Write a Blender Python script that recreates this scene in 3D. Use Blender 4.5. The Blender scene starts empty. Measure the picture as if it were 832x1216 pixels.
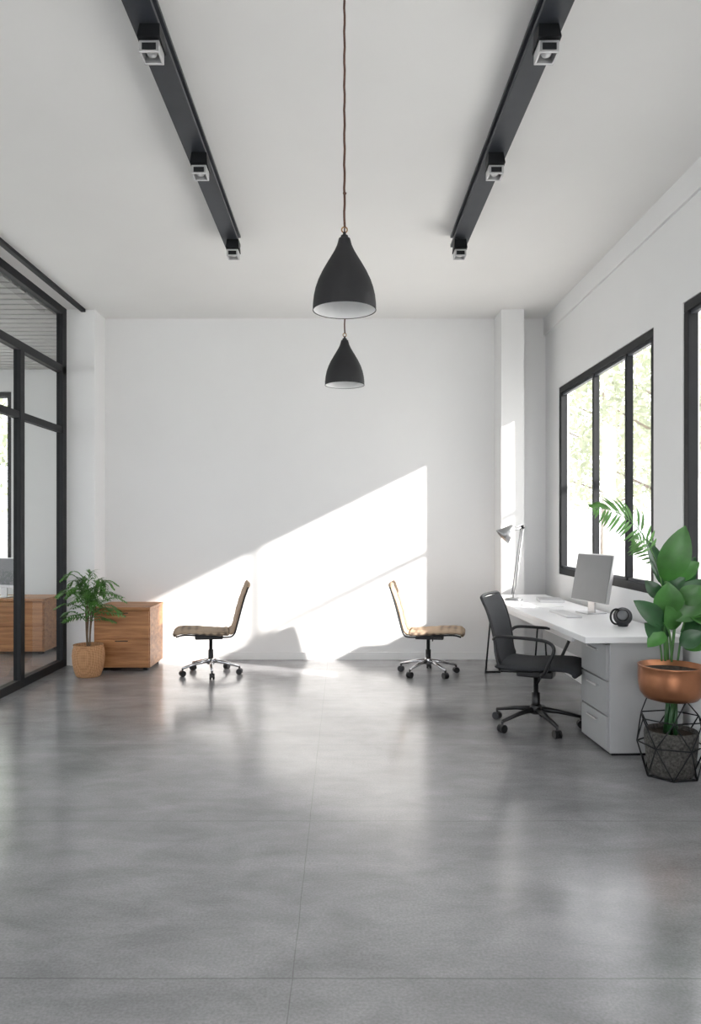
import bpy, math, random
from mathutils import Vector, Matrix
random.seed(7)
C = bpy.context.scene.collection

# ---------------------------------------------------------------- materials
def new_mat(name):
    m = bpy.data.materials.new(name); m.use_nodes = True
    return m, m.node_tree, m.node_tree.nodes['Principled BSDF']

def mat(name, col, rough=0.5, metal=0.0, noise=0.06, nscale=12, bump=0.0, bscale=80, stretch=None, spec=0.5):
    m, nt, b = new_mat(name)
    N, L = nt.nodes, nt.links
    tc = N.new('ShaderNodeTexCoord'); mp = N.new('ShaderNodeMapping')
    L.new(tc.outputs['Object'], mp.inputs['Vector'])
    if stretch: mp.inputs['Scale'].default_value = stretch
    nz = N.new('ShaderNodeTexNoise'); nz.inputs['Scale'].default_value = nscale; nz.inputs['Detail'].default_value = 4
    L.new(mp.outputs[0], nz.inputs['Vector'])
    rp = N.new('ShaderNodeValToRGB')
    rp.color_ramp.elements[0].position = .3; rp.color_ramp.elements[1].position = .7
    rp.color_ramp.elements[0].color = tuple(c*(1-noise) for c in col)+(1,)
    rp.color_ramp.elements[1].color = tuple(min(1,c*(1+noise)) for c in col)+(1,)
    L.new(nz.outputs['Fac'], rp.inputs['Fac']); L.new(rp.outputs['Color'], b.inputs['Base Color'])
    b.inputs['Roughness'].default_value = rough; b.inputs['Metallic'].default_value = metal
    b.inputs['Specular IOR Level'].default_value = spec
    if bump:
        n2 = N.new('ShaderNodeTexNoise'); n2.inputs['Scale'].default_value = bscale
        L.new(mp.outputs[0], n2.inputs['Vector'])
        bp = N.new('ShaderNodeBump'); bp.inputs['Strength'].default_value = bump; bp.inputs['Distance'].default_value = .01
        L.new(n2.outputs['Fac'], bp.inputs['Height']); L.new(bp.outputs[0], b.inputs['Normal'])
    return m

M = {}
M['wall'] = mat('wall_paint', (.82,.82,.82), .8, noise=.01, nscale=2)
M['ceil'] = mat('ceiling_paint', (.87,.86,.845), .85, noise=.012, nscale=1.5)
M['trimw'] = mat('trim_white', (.82,.82,.82), .5, noise=.01)
M['frame'] = mat('black_steel', (.010,.011,.013), .55, noise=.1, spec=.3)
M['track'] = mat('track_steel', (.04,.044,.053), .45, noise=.08, spec=.35)
M['shade'] = mat('shade_black', (.020,.020,.022), .6, noise=.1, spec=.35)
M['shadein'] = mat('shade_white', (.93,.93,.93), .5, noise=.01)
M['cord'] = mat('cord_brown', (.10,.045,.03), .7, noise=.3, nscale=200)
M['brass'] = mat('brass', (.35,.2,.09), .35, metal=1)
M['desk'] = mat('desk_white', (.85,.85,.86), .35, noise=.01)
M['ped'] = mat('pedestal_grey', (.42,.425,.43), .5, noise=.02)
M['pedd'] = mat('drawer_grey', (.36,.365,.37), .5, noise=.02)
M['chrome'] = mat('chrome', (.62,.62,.64), .2, metal=1, noise=.02)
M['blackp'] = mat('black_plastic', (.012,.012,.014), .4, noise=.1)
M['mesh'] = mat('black_mesh_fabric', (.022,.024,.028), .75, noise=.3, nscale=150, bump=.3, bscale=300)
M['tan'] = mat('tan_fabric', (.40,.29,.20), .8, noise=.15, nscale=60, bump=.2, bscale=250)
M['screen'] = mat('screen_grey', (.17,.175,.185), .3, noise=.03)
M['spk'] = mat('speaker_fabric', (.05,.052,.058), .7, noise=.3, nscale=200, bump=.3, bscale=300)
M['alu'] = mat('aluminium', (.62,.62,.63), .35, metal=.8, noise=.02)
M['lampm'] = mat('lamp_silver', (.36,.365,.37), .35, metal=.8, noise=.02)
M['paper'] = mat('paper', (.85,.85,.84), .8, noise=.01)
M['key'] = mat('keycap', (.75,.75,.76), .5, noise=.01)
M['soil'] = mat('soil', (.05,.035,.025), .95, noise=.5, nscale=60, bump=.8)
M['copper'] = mat('copper', (.40,.175,.09), .30, metal=.85, noise=.15, nscale=9)
M['leafd'] = mat('leaf_dark', (.020,.078,.024), .32, noise=.35, nscale=8)
M['leafm'] = mat('leaf_mid', (.042,.15,.026), .36, noise=.35, nscale=8)
M['leafl'] = mat('leaf_light', (.085,.22,.045), .45, noise=.3, nscale=8)
M['stem'] = mat('stem_green', (.06,.17,.04), .5, noise=.3)
M['bark'] = mat('bark', (.16,.11,.07), .9, noise=.4, bump=.6)
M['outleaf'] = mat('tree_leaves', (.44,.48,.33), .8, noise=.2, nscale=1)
M['ground'] = mat('ground_paving', (.75,.75,.72), .9, noise=.06, nscale=1)
M['ext'] = mat('sun_blocker_facade', (.65,.64,.62), .9, noise=.05)
M['slat'] = mat('ceiling_slat', (.45,.44,.42), .6, noise=.1, stretch=(1,12,1))
M['lens'] = mat('lens_white', (.8,.8,.8), .3)
M['conc'] = mat('planter_concrete', (.075,.072,.066), .9, noise=.6, nscale=70, bump=.9, bscale=90)

def wood():
    m, nt, b = new_mat('oak_wood'); N, L = nt.nodes, nt.links
    tc = N.new('ShaderNodeTexCoord'); mp = N.new('ShaderNodeMapping'); mp.inputs['Scale'].default_value = (1.2, 6, 14)
    L.new(tc.outputs['Object'], mp.inputs['Vector'])
    nz = N.new('ShaderNodeTexNoise'); nz.inputs['Scale'].default_value = 2.2; nz.inputs['Detail'].default_value = 7; nz.inputs['Distortion'].default_value = .6
    L.new(mp.outputs[0], nz.inputs['Vector'])
    rp = N.new('ShaderNodeValToRGB'); e = rp.color_ramp.elements
    e[0].position=.3; e[0].color=(.27,.105,.035,1); e[1].position=.72; e[1].color=(.54,.26,.105,1)
    L.new(nz.outputs['Fac'], rp.inputs['Fac']); L.new(rp.outputs[0], b.inputs['Base Color'])
    b.inputs['Roughness'].default_value=.45
    return m
M['wood'] = wood()

def woven(name, c1, c2, scale, rough=.8):
    m, nt, b = new_mat(name); N, L = nt.nodes, nt.links
    tc = N.new('ShaderNodeTexCoord')
    ws=[]
    for d,s in (('X',scale),('Z',scale*1.3),('Y',scale)):
        w=N.new('ShaderNodeTexWave'); w.bands_direction=d; w.inputs['Scale'].default_value=s; w.inputs['Distortion'].default_value=1.5
        L.new(tc.outputs['Object'], w.inputs['Vector']); ws.append(w)
    a = N.new('ShaderNodeMath'); a.operation='MULTIPLY'; a2=N.new('ShaderNodeMath'); a2.operation='ADD'
    L.new(ws[0].outputs['Fac'], a.inputs[0]); L.new(ws[2].outputs['Fac'], a.inputs[1])
    L.new(a.outputs[0], a2.inputs[0]); L.new(ws[1].outputs['Fac'], a2.inputs[1])
    rp = N.new('ShaderNodeValToRGB'); e=rp.color_ramp.elements
    e[0].position=.1; e[0].color=c1+(1,); e[1].position=1; e[1].color=c2+(1,)
    L.new(a2.outputs[0], rp.inputs['Fac']); L.new(rp.outputs[0], b.inputs['Base Color'])
    bp=N.new('ShaderNodeBump'); bp.inputs['Strength'].default_value=.5; bp.inputs['Distance'].default_value=.006
    L.new(a2.outputs[0], bp.inputs['Height']); L.new(bp.outputs[0], b.inputs['Normal'])
    b.inputs['Roughness'].default_value=rough
    return m
M['basket'] = woven('woven_terracotta', (.30,.14,.06), (.58,.32,.16), 22)
M['seatpat'] = woven('seat_pattern', (.10,.07,.05), (.40,.30,.21), 5)

def floor_mat():
    m, nt, b = new_mat('polished_concrete'); N, L = nt.nodes, nt.links
    g = N.new('ShaderNodeNewGeometry'); sp = N.new('ShaderNodeSeparateXYZ'); L.new(g.outputs['Position'], sp.inputs[0])
    def noise(s, d=5, dist=0, rough=.5, scl=(1,1,1)):
        mp=N.new('ShaderNodeMapping'); mp.inputs['Scale'].default_value=scl; mp.inputs['Location'].default_value=(3.1,7.7,1.3)
        L.new(g.outputs['Position'], mp.inputs['Vector'])
        n=N.new('ShaderNodeTexNoise'); n.inputs['Scale'].default_value=s; n.inputs['Detail'].default_value=d
        n.inputs['Distortion'].default_value=dist; n.inputs['Roughness'].default_value=rough
        L.new(mp.outputs[0], n.inputs['Vector']); return n
    n1=noise(.9,3,0,.5); n1b=noise(3.6,6,.3,.65,(.7,1.3,1)); n2=noise(110,3)
    av=N.new('ShaderNodeMath'); av.operation='MULTIPLY_ADD'; av.inputs[1].default_value=.75; L.new(n1b.outputs['Fac'],av.inputs[0])
    sc=N.new('ShaderNodeMath'); sc.operation='MULTIPLY'; sc.inputs[1].default_value=.25; L.new(n1.outputs['Fac'],sc.inputs[0]); L.new(sc.outputs[0],av.inputs[2])
    r=N.new('ShaderNodeMixRGB'); r.inputs[1].default_value=(.065,.067,.075,1); r.inputs[2].default_value=(.475,.473,.484,1)
    L.new(av.outputs[0], r.inputs[0])
    mx=N.new('ShaderNodeMixRGB'); mx.blend_type='OVERLAY'; mx.inputs[0].default_value=.35
    L.new(r.outputs[0], mx.inputs[1]); L.new(n2.outputs['Fac'], mx.inputs[2])
    nw=noise(3,3)
    def line(out, off, half, w):
        a=N.new('ShaderNodeMath'); a.operation='ADD'; a.inputs[1].default_value=off; L.new(out,a.inputs[0])
        j=N.new('ShaderNodeMath'); j.operation='MULTIPLY_ADD'; j.inputs[1].default_value=.012; L.new(nw.outputs['Fac'],j.inputs[0]); L.new(a.outputs[0],j.inputs[2])
        p=N.new('ShaderNodeMath'); p.operation='PINGPONG'; p.inputs[1].default_value=half; L.new(j.outputs[0],p.inputs[0])
        c=N.new('ShaderNodeMapRange'); c.inputs['From Min'].default_value=w*.4; c.inputs['From Max'].default_value=w*1.3
        c.inputs['To Min'].default_value=1; c.inputs['To Max'].default_value=0; L.new(p.outputs[0],c.inputs['Value']); return c
    la=line(sp.outputs['Y'], -2.246-.006+12, .6, .0034); lb=line(sp.outputs['X'], .15-.006+12, 1.2, .0018)
    mm=N.new('ShaderNodeMath'); mm.operation='MAXIMUM'; L.new(la.outputs[0],mm.inputs[0]); L.new(lb.outputs[0],mm.inputs[1])
    mk=N.new('ShaderNodeMath'); mk.operation='MULTIPLY'; mk.inputs[1].default_value=.45; L.new(mm.outputs[0],mk.inputs[0])
    m2=N.new('ShaderNodeMixRGB'); m2.inputs[2].default_value=(.08,.08,.085,1)
    L.new(mk.outputs[0],m2.inputs[0]); L.new(mx.outputs[0],m2.inputs[1]); L.new(m2.outputs[0],b.inputs['Base Color'])
    n3=noise(1.7,3,0)
    mr=N.new('ShaderNodeMath'); mr.operation='MULTIPLY_ADD'; mr.inputs[1].default_value=.24; mr.inputs[2].default_value=.08
    L.new(n3.outputs['Fac'],mr.inputs[0]); L.new(mr.outputs[0],b.inputs['Roughness'])
    bp=N.new('ShaderNodeBump'); bp.inputs['Strength'].default_value=.08; bp.inputs['Distance'].default_value=.002
    L.new(n2.outputs['Fac'],bp.inputs['Height']); L.new(bp.outputs[0],b.inputs['Normal'])
    b.inputs['Specular IOR Level'].default_value=.8
    return m
M['floor']=floor_mat()

def glass_mat(name, tint=(1,1,1), refl=.9):
    m=bpy.data.materials.new(name); m.use_nodes=True; nt=m.node_tree; N,L=nt.nodes,nt.links
    N.remove(N['Principled BSDF']); o=N['Material Output']
    t=N.new('ShaderNodeBsdfTransparent'); t.inputs[0].default_value=tint+(1,)
    gl=N.new('ShaderNodeBsdfGlossy'); gl.inputs['Roughness'].default_value=.02
    fr=N.new('ShaderNodeFresnel'); fr.inputs[0].default_value=1.35
    k=N.new('ShaderNodeMath'); k.operation='MULTIPLY'; k.inputs[1].default_value=refl; L.new(fr.outputs[0],k.inputs[0])
    mx=N.new('ShaderNodeMixShader'); L.new(k.outputs[0],mx.inputs[0]); L.new(t.outputs[0],mx.inputs[1]); L.new(gl.outputs[0],mx.inputs[2])
    L.new(mx.outputs[0],o.inputs['Surface']); return m
M['glass']=glass_mat('window_glass', refl=.5)
M['pglass']=glass_mat('partition_glass',(.66,.68,.69))

# ---------------------------------------------------------------- mesh helpers
def add_obj(name, verts, faces, material, parent=None, smooth=False):
    me=bpy.data.meshes.new(name); me.from_pydata([tuple(v) for v in verts],[],faces); me.update()
    if smooth:
        for p in me.polygons: p.use_smooth=True
    o=bpy.data.objects.new(name,me); C.objects.link(o)
    if material: me.materials.append(M[material])
    if parent: o.parent=parent
    return o

def empty(name, loc=(0,0,0), rz=0):
    e=bpy.data.objects.new(name,None); e.empty_display_size=.1; e.location=loc; e.rotation_euler=(0,0,math.radians(rz)); C.objects.link(e); return e

def boxes(name, lst, material, parent=None, bevel=0):
    V=[];F=[]
    for (x0,x1,y0,y1,z0,z1) in lst:
        i=len(V)
        V+=[(x0,y0,z0),(x1,y0,z0),(x1,y1,z0),(x0,y1,z0),(x0,y0,z1),(x1,y0,z1),(x1,y1,z1),(x0,y1,z1)]
        F+=[tuple(i+k for k in f) for f in ((0,3,2,1),(4,5,6,7),(0,1,5,4),(1,2,6,5),(2,3,7,6),(3,0,4,7))]
    o=add_obj(name,V,F,material,parent)
    if bevel:
        b=o.modifiers.new('bevel','BEVEL'); b.width=bevel; b.segments=2; b.limit_method='ANGLE'
    return o

def tube_data(pts, r, n=8, V=None, F=None, cap=True):
    V=[] if V is None else V; F=[] if F is None else F
    pts=[Vector(p) for p in pts]; k=len(pts); rs=r if isinstance(r,(list,tuple)) else [r]*k
    tans=[]
    for i in range(k):
        a=pts[max(0,i-1)]; b=pts[min(k-1,i+1)]; tans.append((b-a).normalized())
    t=tans[0]; up=Vector((0,0,1)) if abs(t.z)<.9 else Vector((1,0,0))
    u=t.cross(up).normalized(); base=len(V)
    for i in range(k):
        t=tans[i]; u=(u-t*u.dot(t)).normalized(); w=t.cross(u)
        for j in range(n):
            a=2*math.pi*j/n; V.append(pts[i]+(u*math.cos(a)+w*math.sin(a))*rs[i])
    for i in range(k-1):
        for j in range(n):
            a=base+i*n+j; b=base+i*n+(j+1)%n
            F.append((a,b,b+n,a+n))
    if cap:
        F.append(tuple(base+j for j in reversed(range(n)))); F.append(tuple(base+(k-1)*n+j for j in range(n)))
    return V,F

def tube(name, pts, r, material, parent=None, n=8):
    V,F=tube_data(pts,r,n); return add_obj(name,V,F,material,parent,True)
def tubes(name, lst, material, parent=None, n=8):
    V=[];F=[]
    for pts,r in lst: tube_data(pts,r,n,V,F)
    return add_obj(name,V,F,material,parent,True)

def smoothpath(pts, sub=6):
    P=[Vector(p) for p in pts]; out=[]
    for i in range(len(P)-1):
        p0=P[max(0,i-1)];p1=P[i];p2=P[i+1];p3=P[min(len(P)-1,i+2)]
        for s in range(sub):
            t=s/sub
            out.append(.5*((2*p1)+(-p0+p2)*t+(2*p0-5*p1+4*p2-p3)*t*t+(-p0+3*p1-3*p2+p3)*t**3))
    out.append(P[-1]); return out

def lathe(name, prof, material, parent=None, n=40, loc=(0,0,0), caps=True):
    V=[];F=[]
    for (r,z) in prof:
        for j in range(n):
            a=2*math.pi*j/n; V.append((loc[0]+r*math.cos(a),loc[1]+r*math.sin(a),loc[2]+z))
    for i in range(len(prof)-1):
        for j in range(n):
            a=i*n+j;b=i*n+(j+1)%n; F.append((a,b,b+n,a+n))
    if caps:
        if prof[0][0]>0: F.append(tuple(reversed(range(n))))
        k=(len(prof)-1)*n
        if prof[-1][0]>0: F.append(tuple(k+j for j in range(n)))
    return add_obj(name,V,F,material,parent,True)

def disc(name,r,z,material,parent,n=32,loc=(0,0)):
    V=[(loc[0]+r*math.cos(2*math.pi*j/n),loc[1]+r*math.sin(2*math.pi*j/n),z) for j in range(n)]
    return add_obj(name,V,[tuple(range(n))],material,parent)

def ribbon(name, prof, width, thick, material, parent, ribs=0, amp=.006, sub=8, crown=0.0):
    """prof: xz points of a side profile; pad swept across local y."""
    P=smoothpath([(x,0,z) for x,z in prof],sub); k=len(P)
    V=[];F=[]; nw=14
    for i in range(k):
        a=P[max(0,i-1)];b=P[min(k-1,i+1)];t=(b-a).normalized(); nrm=Vector((-t.z,0,t.x))
        s=i/(k-1); end=min(s,1-s); taper=min(1,end/.05); wtap=1-.10*(1-min(1,end/.08))**2
        rib=amp*abs(math.sin(math.pi*s*ribs)) if ribs else 0
        ring=[]
        for j in range(nw+1):
            v=-1+2*j/nw; e=(1-abs(v)**6)
            th=thick*.5*(.35+.65*e)*(.4+.6*taper)+rib*e
            ring.append((v,th))
        for v,th in ring: V.append(P[i]+Vector((0,v*width/2*wtap,0))+nrm*(th+crown*(v*v)))
        for v,th in reversed(ring): V.append(P[i]+Vector((0,v*width/2*wtap,0))-nrm*(th-crown*(v*v)))
    m=2*(nw+1)
    for i in range(k-1):
        for j in range(m):
            a=i*m+j;b=i*m+(j+1)%m; F.append((a,a+m,b+m,b))
    F.append(tuple(range(m))); F.append(tuple((k-1)*m+j for j in reversed(range(m))))
    return add_obj(name,V,F,material,parent,True)

def leaf_data(V,F,base,tip,width,nrm=(0,-1,0.3),curl=.15,fold=.15,seg=8,peak=.9):
    base=Vector(base);tip=Vector(tip);d=tip-base;L=d.length;t=d.normalized();n=Vector(nrm)
    n=(n-t*n.dot(t)); 
    if n.length<1e-4: n=Vector((1,0,0))-t*t.x
    n.normalize(); s=t.cross(n); st=len(V)
    for i in range(seg+1):
        u=i/seg; w=width*.5*math.sin(math.pi*u**peak)**.8 if 0<u<1 else .0008
        c=base+d*u+n*(curl*L*math.sin(math.pi*u))
        V+= [c-s*w+n*w*fold*2, c-s*w*.5+n*w*fold*1.3, c, c+s*w*.5+n*w*fold*1.3, c+s*w+n*w*fold*2]
    for i in range(seg):
        for j in range(4):
            a=st+i*5+j; F.append((a,a+1,a+6,a+5))

def frond_data(V,F,path,nl,ll,lw,droop=.35,start=.2,plane=(0,0,1)):
    P=smoothpath(path,8);k=len(P)
    for q in range(nl):
        s=start+(1-start)*q/(nl-1); i=min(k-2,int(s*(k-1)))
        p=P[i];t=(P[i+1]-P[i]).normalized(); side=t.cross(Vector(plane))
        if side.length<.1: side=Vector((1,0,0))
        side.normalize()
        l=ll*(math.sin(math.pi*(.18+.75*(s-start)/(1-start))))
        for sg in (-1,1):
            d=(side*sg*.85+t*.7+Vector((0,0,-droop))).normalized()*l*random.uniform(.85,1.1)
            leaf_data(V,F,p,p+d,lw,nrm=plane,curl=.10,fold=.1,seg=5)
    tube_data(P,[.003*(1-.7*i/k)+.0008 for i in range(k)],5,V,F)

# ---------------------------------------------------------------- room shell
H=3.43; YB=7.63; XR=2.04; XG=-2.69
boxes('floor',[(-6.2,2.14,-3.1,10.0,-.12,0)],'floor')
boxes('ceiling',[(-6.2,2.14,-3.1,YB+.1,H,H+.12),(-6.2,-2.39,YB+.1,10.0,H,H+.12)],'ceil')
boxes('wall_back',[(-2.39,XR+.1,YB,YB+.12,0,H)],'wall')
boxes('trim_1',[(-2.75,-2.39,7.30,YB+.12,0,H)],'wall')           # left pier
boxes('trim_2',[(1.525,1.744,7.30,YB,0,H)],'wall')               # right pier
def wall_open(name, axis, a0,a1, p0,p1, openings, material='wall'):
    L=[]; cur=a0
    for (s,e,zb,zt) in openings:
        L.append((cur,s,0,H)); L.append((s,e,0,zb)); L.append((s,e,zt,H)); cur=e
    L.append((cur,a1,0,H)); out=[]
    for (s,e,z0,z1) in L:
        if z1-z0<.001 or e-s<.001: continue
        out.append((p0,p1,s,e,z0,z1) if axis=='y' else (s,e,p0,p1,z0,z1))
    return boxes(name,out,material)
W1=(4.98,7.17,.89,2.65); W2=(2.35,4.55,.89,2.68); W3=(-1.6,1.7,.89,2.68)
wall_open('wall_right','y',-3.0,YB,XR,XR+.1,[W3,W2,W1])
boxes('trim_3',[(XR-.02,XR,-3,YB,3.26,H)],'wall')
boxes('baseboard_back',[(-2.39,1.525,YB-.015,YB,0,.075),(1.744,XR-.015,YB-.015,YB,0,.075)],'trimw')
boxes('baseboard_right',[(XR-.015,XR,-3,YB,0,.075)],'trimw')
boxes('baseboard_left',[(-2.62,-2.39,7.285,7.30,0,.075)],'trimw')
wall_open('wall_front','x',-6.1,XR+.1,-3.1,-3.0,[(-5.6,-3.2,.3,3.0),(-2.4,1.7,.3,3.1)])
# adjacent room
wall_open('wall_left','y',-3.0,9.9,-6.2,-6.1,[(-2.2,2.6,.5,2.9),(3.2,6.2,.5,2.9),(6.6,9.4,.5,2.9)])
wall_open('wall_far','x',-6.1,-2.39,9.9,10.0,[(-5.7,-4.33,.62,3.1)])
boxes('wall_partition',[(XG-.06,XG+.06,-3.0,1.0,0,H)],'wall')
boxes('wall_corridor',[(-2.51,-2.39,YB+.12,9.9,0,H)],'wall')

def window(name, axis, s, e, zb, zt, p, muls, fw=.06, depth=.06, hbars=(), mw=.018):
    E=empty(name); L=[]
    def bx(a0,a1,z0,z1,d=depth):
        L.append((p-d/2,p+d/2,a0,a1,z0,z1) if axis=='y' else (a0,a1,p-d/2,p+d/2,z0,z1))
    bx(s,e,zb,zb+fw); bx(s,e,zt-fw,zt); bx(s,s+fw,zb+fw,zt-fw); bx(e-fw,e,zb+fw,zt-fw)
    for m_ in muls: bx(m_-mw,m_+mw,zb+fw,zt-fw,depth*.85)
    for h in hbars: bx(s+fw,e-fw,h-.02,h+.02,depth*.8)
    boxes('frame',L,'frame',E,.004)
    L2=[]; t=.02
    for q in ((s+fw,e-fw,zb+fw,zb+fw+t),(s+fw,e-fw,zt-fw-t,zt-fw)):
        L2.append((p-.015,p+.015,q[0],q[1],q[2],q[3]) if axis=='y' else (q[0],q[1],p-.015,p+.015,q[2],q[3]))
    boxes('sash',L2,'track',E)
    if axis=='y': add_obj('pane',[(p,s+fw,zb+fw),(p,e-fw,zb+fw),(p,e-fw,zt-fw),(p,s+fw,zt-fw)],[(0,1,2,3)],'glass',E)
    else: add_obj('pane',[(s+fw,p,zb+fw),(e-fw,p,zb+fw),(e-fw,p,zt-fw),(s+fw,p,zt-fw)],[(0,1,2,3)],'glass',E)
    return E
window('window_1','y',*W1,XR+.035,[5.50,6.22])
window('window_2','y',*W2,XR+.035,[3.05,3.8])
window('window_3','y',*W3,XR+.035,[-.5,.6])
window('window_4','x',-2.4,1.7,.3,3.1,-3.05,[-1.0,.35])
window('window_5','x',-5.7,-4.33,.62,3.1,9.95,[-5.0])
window('window_6','y',6.6,9.4,.5,2.9,-6.15,[7.5,8.4])
window('window_7','y',3.2,6.2,.5,2.9,-6.15,[4.2,5.2])

# left glass partition
E=empty('glass_partition'); G=[]
def gb(y0,y1,z0,z1,d=.03): G.append((XG-d,XG+d,y0,y1,z0,z1))
gb(1.0,7.3,H-.07,H); gb(1.0,7.3,0,.07); gb(1.0,7.3,2.80,2.87); gb(7.20,7.3,.07,H-.07)
gb(1.0,7.20,2.23,2.29,.024)
for y in (1.03,2.3,3.55,4.85,6.30): gb(y-.04,y+.04,.07,H-.07 if y!=6.30 else 2.80)
for y in (5.58,): gb(y-.03,y+.03,.07,2.80,.025)
boxes('frame',G,'frame',E)
add_obj('pane',[(XG,1.0,.07),(XG,7.20,.07),(XG,7.20,H-.07),(XG,1.0,H-.07)],[(0,1,2,3)],'pglass',E)
boxes('trim_4',[(-2.515,-2.475,.0,7.29,H-.03,H)],'frame')
# slatted ceiling in neighbouring room
boxes('slatted_ceiling',[(-6.05,-2.76,1.2+.16*i,1.2+.16*i+.12,H-.06,H-.001) for i in range(54)],'slat')

# ---------------------------------------------------------------- ceiling tracks + spots
def track(x0,x1,yend,spots,sx):
    E=empty('track_light')
    zt=H; zb=H-.085
    boxes('rail',[(x0,x1,-2.5,yend,zb,zb+.022),(x0,x1,-2.5,yend,zt-.018,zt),((x0+x1)/2-.022,(x0+x1)/2+.022,-2.5,yend-.01,zb+.02,zt-.018)],'track',E,.002)
    for k,y in enumerate(spots):
        a=.04;b=.046
        V=[(-a,-a,0),(a,-a,0),(a,a,0),(-a,a,0),(-b,-b-.015,-.065),(b,-b-.015,-.065),(b,b,-.075),(-b,b,-.075)]
        V=[(sx+v[0],y+v[1],zb+v[2]) for v in V]
        add_obj(f'spot_housing_{k+1}',V,[(0,1,2,3),(4,7,6,5),(0,4,5,1),(1,5,6,2),(2,6,7,3),(3,7,4,0)],'frame',E)
        z=zb-.075; c=.040
        boxes(f'spot_rim_{k+1}',[(sx-c,sx+c,y-c-.01,y-c,z-.045,z+.002),(sx-c,sx+c,y+c-.01,y+c,z-.045,z+.002),(sx-c,sx-c+.008,y-c,y+c-.01,z-.045,z+.002),(sx+c-.008,sx+c,y-c,y+c-.01,z-.045,z+.002)],'alu',E,.002)
        boxes(f'spot_lens_{k+1}',[(sx-c+.012,sx+c-.012,y-c-.013,y-c-.009,z-.036,z-.010)],'frame',E)
        lathe(f'spot_bulb_{k+1}',[(.0,-.035),(.018,-.03),(.026,-.012),(.026,.0)],'lens',E,16,(sx,y,z))
track(-.845,-.735,5.45,[.9,2.0,3.06,4.10,5.33],-.770)
track(.772,.884,5.45,[.9,2.0,3.06,4.10,5.33],.820)

# ---------------------------------------------------------------- pendants
def pendant(x,y,zr):
    E=empty('pendant_lamp',(x,y,0))
    s=.93
    prof=[(.022,.300),(.0245,.290),(.029,.272),(.038,.250),(.052,.224),(.070,.192),(.087,.160),(.102,.126),(.113,.092),(.120,.058),(.1235,.025),(.124,0)]
    prof=[(r,z*s) for r,z in prof]
    lathe('shade',[(r,zr+z) for r,z in prof][::-1]+[(.0,zr+.282)],'shade',E,48,caps=False)
    F_=[(max(r-.003,.002),zr+z) for r,z in prof]
    lathe('shade_inner',F_[::-1]+[(.0,zr+.276)],'shadein',E,48,caps=False)
    lathe('rim',[(.124,zr),(.1245,zr-.002),(.121,zr-.002),(.121,zr)],'shade',E,48,caps=False)
    lathe('cap',[(.0,zr+.278),(.015,zr+.279),(.014,zr+.290),(.006,zr+.295),(.006,zr+.304),(.0,zr+.306)],'shade',E,20)
    ring=[(.011*math.cos(a),0,zr+.313+.011*math.sin(a)) for a in [2*math.pi*i/14 for i in range(15)]]
    tube('eyelet',ring,.0028,'brass',E,6)
    z0=zr+.322; n=int((H-z0)/.03)
    tube('cord',[(.0012*math.cos(i*1.9),.0012*math.sin(i*1.9),z0+(H-.004-z0)*i/n) for i in range(n+1)],.0045,'cord',E,8)
    lathe('canopy',[(.0,H-.012),(.009,H-.010),(.012,H-.002),(.012,H-.0005)],'cord',E,24)
    lathe('bulb',[(.0,zr+.09),(.02,zr+.095),(.03,zr+.12),(.026,zr+.145),(.014,zr+.17),(.014,zr+.25)],'shadein',E,20)
pendant(.006,2.96,2.185); pendant(.011,4.75,2.226)

# ---------------------------------------------------------------- wooden cabinets
def cabinet(name,x0,x1,y0,y1,z1):
    E=empty(name,(x0,y0,0)); w=x1-x0;d=y1-y0
    boxes('carcass',[(.0,w,.02,d,.03,z1-.03)],'wood',E,.003)
    boxes('top',[(-.006,w+.006,-.004,d,z1-.028,z1)],'wood',E,.004)
    boxes('feet',[(.03,.07,.05,.09,0,.032),(w-.07,w-.03,.05,.09,0,.032),(.03,.07,d-.09,d-.05,0,.032),(w-.07,w-.03,d-.09,d-.05,0,.032)],'frame',E)
    h=(z1-.03-.04)/2
    boxes('drawer_1',[(.008,w-.008,0,.021,.036,.036+h-.008)],'wood',E,.003)
    boxes('drawer_2',[(.008,w-.008,0,.021,.036+h+.006,z1-.036)],'wood',E,.003)
    boxes('drawer_pulls',[(w/2-.06,w/2+.06,-.003,.001,.036+h-.022,.036+h-.014),(w/2-.06,w/2+.06,-.003,.001,z1-.058,z1-.05)],'frame',E)
    return E
cabinet('wooden_drawer_cabinet',-2.305,-1.785,7.0,7.52,.592)
cabinet('wooden_drawer_cabinet',-4.3,-3.12,7.9,8.4,.585)

# ---------------------------------------------------------------- potted fern (left)
E=empty('potted_fern',(-2.275,6.78,0))
lathe('pot',[(.0,0),(.098,0),(.108,.01),(.125,.06),(.138,.13),(.142,.19),(.137,.24),(.128,.268),(.132,.285),(.122,.287),(.118,.25),(.0,.248)],'basket',E,48)
disc('soil',.117,.252,'soil',E)
V=[];F=[]
stems=[]
for i in range(5):
    a=i*1.25; top=(.035*math.cos(a)+.01,.03*math.sin(a),.62+.06*(i%3)); stems.append(top)
tubes('stems',[(smoothpath([(.012*math.cos(i),.012*math.sin(i),.25),(.02*math.cos(i*1.2),.02*math.sin(i*1.2),.42),stems[i]],4),.0055) for i in range(5)],'bark',E,6)
for i in range(52):
    s=stems[i%5]; a=i*2.399; el=random.uniform(-.1,1.25); L_=random.uniform(.22,.34)
    dx,dy=math.cos(a),math.sin(a)
    dy*= .8 if dy<0 else .45
    r=L_*math.cos(el)
    b=Vector(s)-Vector((0,0,random.uniform(0,.14)))
    frond_data(V,F,[b,b+Vector((dx*r*.4,dy*r*.4,L_*math.sin(el)*.75)),b+Vector((dx*r*.8,dy*r*.8,L_*math.sin(el)*.95)),b+Vector((dx*r*1.15,dy*r*1.15,L_*math.sin(el)*.8-.03))],12,.095,.014,droop=.25)
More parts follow.
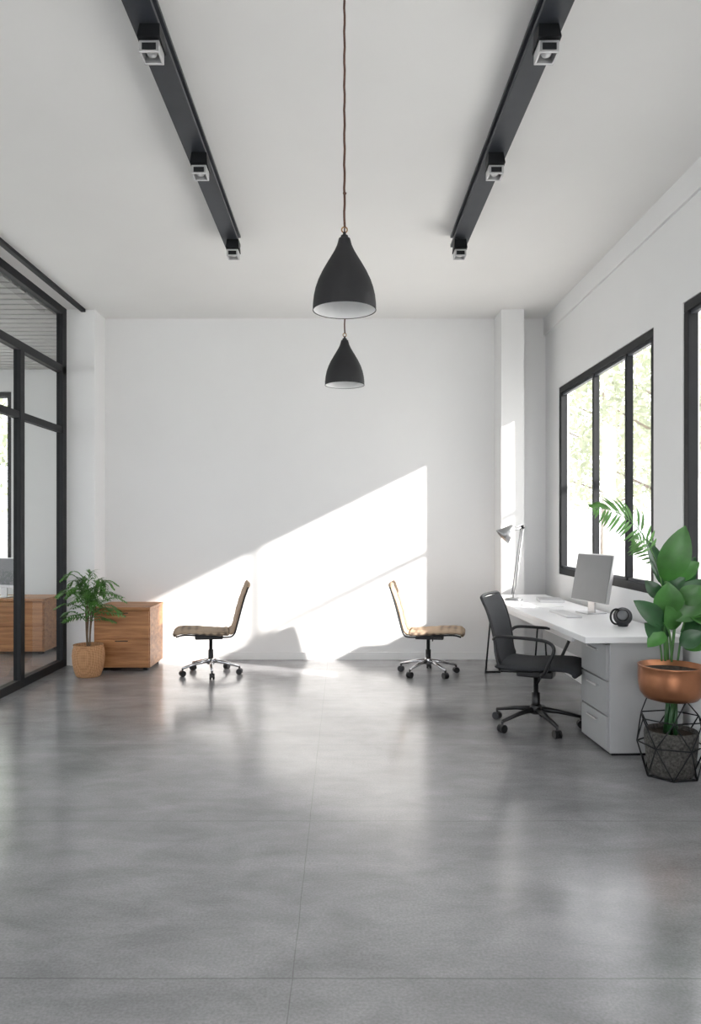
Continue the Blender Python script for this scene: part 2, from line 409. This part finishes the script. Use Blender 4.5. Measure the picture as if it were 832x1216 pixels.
add_obj('fronds',V,F,'leafl',E,True)

# ---------------------------------------------------------------- task chairs
def star_base(E,R,material,h=.085,hub=.12):
    V=[];F=[]
    cast=[]
    for i in range(5):
        a=math.radians(72*i+20); c,s=math.cos(a),math.sin(a)
        tube_data([(.02*c,.02*s,hub),(R*.5*c,R*.5*s,hub-.015),(R*c,R*s,h-.012)],[.019,.015,.011],8,V,F)
        cast.append((R*c,R*s,a))
    add_obj('star_base',V,F,material,E,True)
    V=[];F=[]
    for (x,y,a) in cast:
        tube_data([(x,y,h-.01),(x,y,.045)],.008,8,V,F)
        tx,ty=-math.sin(a),math.cos(a)
        for s0,s1 in ((-.022,-.005),(.005,.022)):
            tube_data([(x+tx*s0,y+ty*s0,.027),(x+tx*s1,y+ty*s1,.027)],.027,16,V,F)
        tube_data([(x+tx*-.006,y+ty*-.006,.034),(x+tx*.006,y+ty*.006,.034)],.020,12,V,F)
    o=add_obj('casters',V,F,'blackp',E)

def lounge_chair(loc,rz):
    E=empty('swivel_chair',loc,rz)
    ribbon('seat',[(.315,.372),(.30,.395),(.24,.405),(.12,.400),(0,.390),(-.10,.383),(-.165,.385)],.47,.034,'seatpat',E,7,.005)
    ribbon('backrest',[(-.165,.375),(-.205,.40),(-.228,.47),(-.252,.57),(-.282,.67),(-.315,.76),(-.345,.83)],.45,.028,'tan',E,7,.005,crown=-.012)
    for k,sg in enumerate((-1,1)):
        tube(f'side_rail_{k+1}',smoothpath([(.30,sg*.238,.372),(.22,sg*.24,.388),(.0,sg*.24,.372),(-.14,sg*.24,.362),(-.20,sg*.238,.385),(-.232,sg*.235,.48),(-.28,sg*.228,.66),(-.325,sg*.222,.80)],5),.0075,'frame',E)
    tubes('cross_bars',[([(.13,-.24,.362),(.13,.24,.362)],.010),([(-.09,-.24,.355),(-.09,.24,.355)],.010)],'blackp',E)
    boxes('tilt_mechanism',[(-.11,.14,-.045,.045,.315,.362)],'blackp',E,.01)
    lathe('gas_column',[(.0,.10),(.024,.10),(.024,.22),(.016,.222),(.016,.33),(0,.33)],'blackp',E,20)
    lathe('hub',[(.0,.09),(.034,.09),(.034,.135),(.026,.15),(0,.15)],'chrome',E,20)
    star_base(E,.265,'chrome')
    tube('lever',[(.04,-.04,.335),(.05,-.16,.33),(.05,-.20,.328)],.005,'blackp',E,6)
lounge_chair((.775,6.89,0),-10)
lounge_chair((-1.20,6.89,0),190)

def desk_chair(loc,rz):
    E=empty('office_chair',loc,rz)
    ribbon('seat',[(.29,.385),(.275,.42),(.21,.437),(.08,.432),(-.06,.420),(-.19,.425),(-.21,.43)],.48,.055,'mesh',E,0,0)
    ribbon('backrest',[(-.20,.44),(-.225,.50),(-.24,.58),(-.255,.67),(-.29,.78),(-.325,.86)],.44,.020,'mesh',E,0,0,crown=-.02)
    y=.225
    path=[(-.185,-y,.40),(-.210,-y,.50),(-.218,-y,.58),(-.235,-y,.67),(-.268,-y,.78),(-.302,-y*.98,.85),(-.315,-y*.85,.872),(-.328,0,.876),(-.315,y*.85,.872),(-.302,y*.98,.85),(-.268,y,.78),(-.235,y,.67),(-.218,y,.58),(-.210,y,.50),(-.185,y,.40)]
    tube('back_frame',smoothpath(path,4),.011,'blackp',E)
    for k,sg in enumerate((-1,1)):
        tube(f'armrest_{k+1}',smoothpath([(-.225,sg*.235,.60),(-.19,sg*.268,.625),(-.08,sg*.28,.628),(.07,sg*.28,.622),(.145,sg*.28,.605),(.17,sg*.28,.56),(.14,sg*.275,.48),(.11,sg*.262,.415),(.08,sg*.22,.392)],5),.011,'blackp',E)
    tubes('under_frame',[([(.08,-.22,.392),(.08,.22,.392)],.013),([(-.18,-.225,.40),(-.05,-.1,.385),(.02,0,.375),(-.05,.1,.385),(-.18,.225,.40)],.012)],'blackp',E)
    boxes('tilt_mechanism',[(-.12,.12,-.06,.06,.335,.385)],'blackp',E,.012)
    lathe('gas_column',[(.0,.10),(.028,.10),(.028,.23),(.017,.232),(.017,.345),(0,.345)],'blackp',E,20)
    lathe('hub',[(.0,.09),(.04,.09),(.04,.14),(.03,.155),(0,.155)],'blackp',E,20)
    star_base(E,.295,'blackp')
    tube('lever',[(.04,-.05,.355),(.06,-.18,.345),(.06,-.23,.34)],.006,'blackp',E,6)
desk_chair((1.29,5.07,0),-26)

# ---------------------------------------------------------------- desk
DR=2.1; DO=Vector((1.30,7.10,0)); rot=Matrix.Rotation(math.radians(DR),3,'Z')
def dw(x,y,z=.70): 
    v=rot@Vector((x,y,0)); return (DO.x+v.x,DO.y+v.y,z)
E=empty('desk',DO,DR)
boxes('desktop',[(0,.60,-2.72,0,.662,.70)],'desk',E,.004)
boxes('pedestal',[(.158,.59,-2.69,-2.25,.015,.662)],'ped',E,.003)
boxes('pedestal_plinth',[(.17,.58,-2.68,-2.26,0,.015)],'frame',E)
hz=[(.03,.225),(.235,.43),(.44,.645)]
for k,(a,b) in enumerate(hz):
    boxes(f'drawer_{k+1}',[(.14,.159,-2.675,-2.265,a,b)],'pedd',E,.003)
    boxes(f'handle_{k+1}',[(.125,.132,-2.55,-2.39,b-.05,b-.04),(.13,.141,-2.55,-2.543,b-.05,b-.04),(.13,.141,-2.397,-2.39,b-.05,b-.04)],'alu',E)
boxes('modesty_panel',[(.54,.56,-2.25,-.12,.30,.662)],'ped',E)
boxes('apron',[(.08,.10,-2.25,-.10,.60,.662)],'desk',E)
tubes('trestle_leg',[([(.06,-.16,.66),(.0,-.16,.0)],.008),([(.09,-.16,.66),(.13,-.16,.0)],.008),([(.0,-.16,.008),(.13,-.16,.008)],.008),
                     ([(.50,-.16,.66),(.45,-.16,0)],.008),([(.53,-.16,.66),(.57,-.16,0)],.008),([(.45,-.16,.008),(.57,-.16,.008)],.008)],'frame',E)

# monitor
E=empty('computer_monitor',(1.85,5.60,.70),13)
tl=.18
def mon(x,y,z): return (x+ (z-.1)*tl*1.0, y, z)
def slab(name,x0,x1,y0,y1,z0,z1,m_,par):
    V=[mon(x,y,z) for x,y,z in ((x0,y0,z0),(x1,y0,z0),(x1,y1,z0),(x0,y1,z0),(x0,y0,z1),(x1,y0,z1),(x1,y1,z1),(x0,y1,z1))]
    o=add_obj(name,V,[(0,3,2,1),(4,5,6,7),(0,1,5,4),(1,2,6,5),(2,3,7,6),(3,0,4,7)],m_,par)
    b=o.modifiers.new('bevel','BEVEL'); b.width=.003; b.segments=2
slab('casing',-.045,-.02,-.24,.24,.085,.435,'alu',E)
slab('display',-.048,-.0455,-.233,.233,.09,.428,'screen',E)
boxes('stand',[(-.02,-.008,-.045,.045,.0,.17)],'alu',E,.002)
boxes('foot',[(-.10,.06,-.085,.085,.0005,.009)],'alu',E,.003)
# keyboard
kx,ky,_=dw(.25,-1.62)
E=empty('keyboard',(kx,ky,.7005),DR)
boxes('base',[(-.055,.055,-.20,.20,0,.010)],'alu',E,.003)
boxes('keys',[(-.048+.0195*r,-.048+.0195*r+.016,-.195+.0262*c,-.195+.0262*c+.0225,.010,.014) for r in range(5) for c in range(15)],'key',E)
# notebook / papers
kx,ky,_=dw(.28,-.98)
E=empty('paper_stack',(kx,ky,.7003),DR+8)
boxes('sheets',[(-.105,.105,-.15,.15,0,.004)],'paper',E); boxes('loose_sheet',[(-.16,.04,-.10,.20,.0042,.005)],'paper',E)
kx,ky,_=dw(.45,-.62); E=empty('closed_book',(kx,ky,.7003),DR-10)
boxes('cover',[(-.10,.10,-.14,.14,0,.003),(-.10,.10,-.14,.14,.019,.022),(.097,.10,-.14,.14,.003,.019)],'alu',E); boxes('pages',[(-.095,.096,-.136,.136,.003,.019)],'paper',E)
# round speaker with carrying ring
kx,ky,_=dw(.41,-2.26)
E=empty('desk_speaker',(kx,ky,.7005),0)
R=.058; prof=[(0,0),(.030,0),(.034,.010)]+[(R*math.sin(a),.062-R*math.cos(a)) for a in [math.radians(38+142*i/16) for i in range(17)]]
lathe('body',prof,'spk',E,36)
ax=Vector((-.35,-.85,.25)).normalized(); c0=Vector((0,0,.062))
V,F=tube_data([c0+ax*.040,c0+ax*.050,c0+ax*.056],[.044,.040,.036],28); add_obj('front_ring',V,F,'blackp',E,True)
V,F=tube_data([c0+ax*.0555,c0+ax*.060],[.031,.027],28); add_obj('front_grille',V,F,'screen',E,True)
tube('handle',[(-.044+.038*math.cos(a),-.01,.062+.048*math.sin(a)) for a in [math.radians(70+220*i/16) for i in range(17)]],.0065,'blackp',E)
# desk lamp
lx,ly,_=dw(.165,-.52)
E=empty('desk_lamp',(lx,ly,.7005),0)
lathe('base',[(0,0),(.075,0),(.075,.012),(.06,.018),(.012,.022),(.010,.05),(0,.05)],'lampm',E,32)
J1=(0,0,.05); J3=(.08,0,.635); HD=(-.07,0,.575)
tubes('arm',[([J1,(.02,.0,.12),J3],.008),([(-.014,.01,.05),(.064,.01,.63)],.006),([J3,HD],.008),([(.075,.01,.655),(-.06,.01,.60)],.006)],'lampm',E)
lathe('joint',[(0,-.016),(.016,-.014),(.016,.014),(0,.016)],'blackp',E,16,J3)
h=lathe('lamp_head',[(.012,.095),(.028,.09),(.038,.055),(.054,.015),(.078,-.04),(.075,-.04),(.051,.015),(.034,.053),(.0,.08)],'lampm',E,32,caps=False)
h.location=HD; h.rotation_euler=(0,math.radians(48),0)
b_=lathe('bulb',[(0,-.025),(.02,-.015),(.024,.005),(.014,.035),(0,.04)],'shadein',E,16); b_.location=HD; b_.rotation_euler=(0,math.radians(48),0)

# ---------------------------------------------------------------- big plant (right)
PX,PY=1.77,4.09
E=empty('potted_plant',(PX,PY,0))
def q(px,py,y=0): return ((px-797)*.00454, y, 1.34-(py-625)*.00454)
lathe('copper_bowl',[(.0,.405),(.10,.405),(.135,.415),(.158,.445),(.168,.49),(.170,.54),(.168,.585),(.172,.592),(.164,.593),(.160,.56),(.0,.555)],'copper',E,56)
disc('soil',.160,.562,'soil',E)
lathe('lower_pot',[(.0,.006),(.105,.006),(.115,.02),(.128,.10),(.136,.18),(.138,.225),(.134,.243),(.124,.245),(.118,.215),(0,.213)],'conc',E,40)
disc('lower_soil',.119,.222,'soil',E)
tubes('lower_stems',[([( .03*math.cos(a),.03*math.sin(a),.22),(.022*math.cos(a+1),.022*math.sin(a+1),.41)],.012) for a in (0,1.3,2.6,3.9,5.1)],'leafd',E,8)
W=[];n=6
def ringp(r,z,off=0): return [(r*math.cos(2*math.pi*i/n+off),r*math.sin(2*math.pi*i/n+off),z) for i in range(n)]
r0=ringp(.140,.004,.2); r1=ringp(.172,.17,.2+math.pi/n); r2=ringp(.168,.31,.2)
r3=ringp(.12,.412,.2+math.pi/n)
for R_ in (r0,r1,r2):
    for i in range(n): W.append(([R_[i],R_[(i+1)%n]],.0038))
for i in range(n):
    W.append(([r0[i],r1[i]],.0038)); W.append(([r0[(i+1)%n],r1[i]],.0038)); W.append(([r1[i],r2[i]],.0038)); W.append(([r1[i],r2[(i+1)%n]],.0038))
    if i%2==0: W.append(([r2[i],r3[i]],.0035)) 
W.append(([r0[0],r0[3]],.003)); W.append(([r0[1],r0[4]],.003)); W.append(([r0[2],r0[5]],.003))
tubes('wire_stand',W,'frame',E,6)
ST=[([q(790,785),q(789,740),q(791,690)],.007),([q(800,785,.03),q(804,745,.03),q(806,715,.03)],.008),([q(795,785,-.03),q(792,750,-.03),q(784,738,-.03)],.006),
    ([q(806,785,.01),q(810,750,.0),q(815,725,-.02)],.006),([q(797,785,.04),q(796,700,.05),q(801,660,.05)],.007),([q(786,785,.0),q(783,765,-.01),q(778,757,-.02)],.005)]
tubes('stems',[(smoothpath(p,5),r) for p,r in ST],'stem',E,8)
VL={'leafd':([],[]),'leafm':([],[])}
def lf(m_,b,t,w,by=0,ty=0,nrm=(-.2,-1,.35),curl=.06,fold=.12,peak=.85):
    leaf_data(*VL[m_],q(*b,by),q(*t,ty),w*.00454,nrm,curl,fold,10,peak)
lf('leafm',(793,692),(812,624),36,.04,-.02,curl=.08)
lf('leafd',(791,696),(774,640),22,.05,.08,nrm=(.3,-1,.2))
lf('leafm',(790,730),(788,690),34,-.02,-.06)
lf('leafm',(800,737),(840,700),28,-.03,-.06)
lf('leafd',(786,742),(748,712),24,-.03,-.05)
lf('leafm',(786,750),(762,766),20,-.03,-.08,nrm=(0,-.8,.8))
lf('leafd',(800,724),(838,688),26,.03,.02)
lf('leafd',(804,712),(836,662),26,.06,.10,nrm=(-.5,-1,.2))
lf('leafm',(803,747),(786,718),24,.0,-.05)
lf('leafd',(808,750),(842,738),24,.0,-.08,nrm=(0,-.7,.8))
lf('leafm',(812,732),(844,722),24,-.02,-.10,nrm=(0,-.6,.9))
lf('leafd',(792,708),(814,686),22,.06,.0)
lf('leafm',(782,742),(768,718),18,.02,.08)
lf('leafm',(806,716),(824,694),26,-.04,-.08)
lf('leafd',(796,762),(772,742),20,.04,-.02)
lf('leafd',(802,764),(826,748),22,-.05,-.10)
lf('leafm',(815,728),(838,744),22,-.04,-.14,nrm=(0,-.7,.7))
lf('leafd',(779,757),(760,738),20,-.02,-.06)
lf('leafm',(802,690),(834,668),22,.05,.03)
lf('leafd',(800,676),(826,640),20,.06,.06,nrm=(-.4,-1,.1))
lf('leafd',(788,712),(770,690),18,.03,.05)
lf('leafm',(808,768),(838,762),22,-.03,-.08,nrm=(0,-.7,.7))
for m_,(V,F) in VL.items(): add_obj('leaves_'+m_[-1],V,F,m_,E,True)
V=[];F=[]
frond_data(V,F,[q(795,785,.02),q(793,720,.04),q(782,668,.03),q(758,628,.0),q(728,608,-.03),q(700,603,-.05)],16,.135,.016,droop=.6,start=.48,plane=(.1,-1,.45))
frond_data(V,F,[q(796,785,.05),q(794,700,.07),q(778,655,.10),q(762,640,.12)],11,.10,.013,droop=.5,start=.55,plane=(.1,-1,.45))
add_obj('palm_fronds',V,F,'leafl',E,True)

# ---------------------------------------------------------------- things in the neighbouring room
E=empty('computer_monitor',(-3.62,8.1,.5855),-20)
boxes('casing',[(-.25,.25,-.012,.012,.10,.42)],'alu',E,.004); boxes('display',[(-.24,.24,-.0135,-.0122,.13,.41)],'screen',E)
boxes('stand',[(-.04,.04,.0,.012,0,.12)],'alu',E); boxes('foot',[(-.09,.09,-.07,.08,0,.008)],'alu',E,.003)

# ---------------------------------------------------------------- exterior
boxes('ground',[(-60,60,-60,90,-.3,-.13)],'ground')
fp=[(10,1.85),(10,-16),(16,-16),(16,-1.4)]
add_obj('sun_blocker',[(x,y,-.13) for x,y in fp]+[(x,y,10.5) for x,y in fp],[(0,1,2,3),(7,6,5,4),(0,4,5,1),(1,5,6,2),(2,6,7,3),(3,7,4,0)],'ext')  # unseen block, added to keep sun off the nearer window area
def blob_leaves(V,F,c,R,nq,size,squash=.8):
    for i in range(nq):
        d=Vector((random.gauss(0,1),random.gauss(0,1),random.gauss(0,1))).normalized()*R*random.uniform(.6,1)
        p=Vector(c)+Vector((d.x,d.y,d.z*squash)); a=Vector((random.uniform(-1,1),random.uniform(-1,1),random.uniform(-1,1))).normalized()
        b=a.cross(Vector((random.uniform(-1,1),random.uniform(-1,1),1))).normalized(); s=size*random.uniform(.6,1.3); i0=len(V)
        V+= [p-a*s,p-b*s*.5,p+a*s,p+b*s*.5]; F.append((i0,i0+1,i0+2,i0+3))
def tree(loc,h,R,nq=3600):
    E=empty('tree',loc)
    T=[([(0,0,-.13),(.1,.05,h*.5),(0,0,h)],[.16,.12,.05])]
    V=[];F=[]
    for i in range(7):
        a=i*2.4; z=h*(.35+.09*i); r=R*.6
        e=(r*math.cos(a),r*math.sin(a),z+.5); T.append(([(0,0,z-.3),e],[.05,.02])); blob_leaves(V,F,e,R*.62,nq//8,.13)
    blob_leaves(V,F,(0,0,h),R*.7,nq//8,.13)
    tubes('trunk',T,'bark',E); add_obj('foliage',V,F,'outleaf',E)
for l,h,R in (((8.6,20,0),5.5,2.6),((12,24,0),6.5,3.2),((15,26,0),7,3.4),((11,32,0),7,3.6),((-9.5,17,0),5.5,2.6),((-10,6,0),5,2.2)):
    tree(l,h,R)
E=empty('tree',(3.5,4.5,0))
tubes('trunk',[([(0,0,-.13),(.02,.0,2.0),(0,.05,4.2),(.1,0,5.6)],[.07,.06,.045,.02]),
    (smoothpath([(0,.03,2.15),(0,.5,2.34),(0,1.2,2.40),(.02,2.1,2.40)],4),[.034]*12+[.028]),
    ([(0,0,3.6),(.2,.6,4.4)],[.03,.015]),([(0,0,3.9),(.3,-.6,4.9)],[.03,.015])],'bark',E)
V=[];F=[]
for c in ((.1,0,5.9),(.3,.6,5.4),(.3,-.7,5.4)): blob_leaves(V,F,c,.75,350,.07)
add_obj('foliage',V,F,'outleaf',E)

# ---------------------------------------------------------------- light
sd=bpy.data.lights.new('sun','SUN'); sd.energy=17; sd.angle=math.radians(1.3); sd.color=(1,.955,.90)
so=bpy.data.objects.new('sun',sd); C.objects.link(so)
so.rotation_euler=Vector((-2.1,1,-1.05)).to_track_quat('-Z','Y').to_euler()
so.location=(12,0,8)
w=bpy.data.worlds.new('sky'); bpy.context.scene.world=w; w.use_nodes=True
bg=w.node_tree.nodes['Background']; bg.inputs[0].default_value=(.965,.975,1,1); bg.inputs[1].default_value=4.9

# ---------------------------------------------------------------- camera
cd=bpy.data.cameras.new('camera'); co=bpy.data.objects.new('camera',cd); C.objects.link(co)
co.location=(0,0,1.34); co.rotation_euler=(math.radians(90),0,0)
cd.sensor_fit='AUTO'; cd.sensor_width=36; cd.lens=900/1216*36; cd.shift_x=9/1216; cd.shift_y=17/1216; cd.clip_start=.05; cd.clip_end=300
bpy.context.scene.camera=co
vs=bpy.context.scene.view_settings
vs.view_transform='Standard'; vs.look='None'; vs.exposure=.0
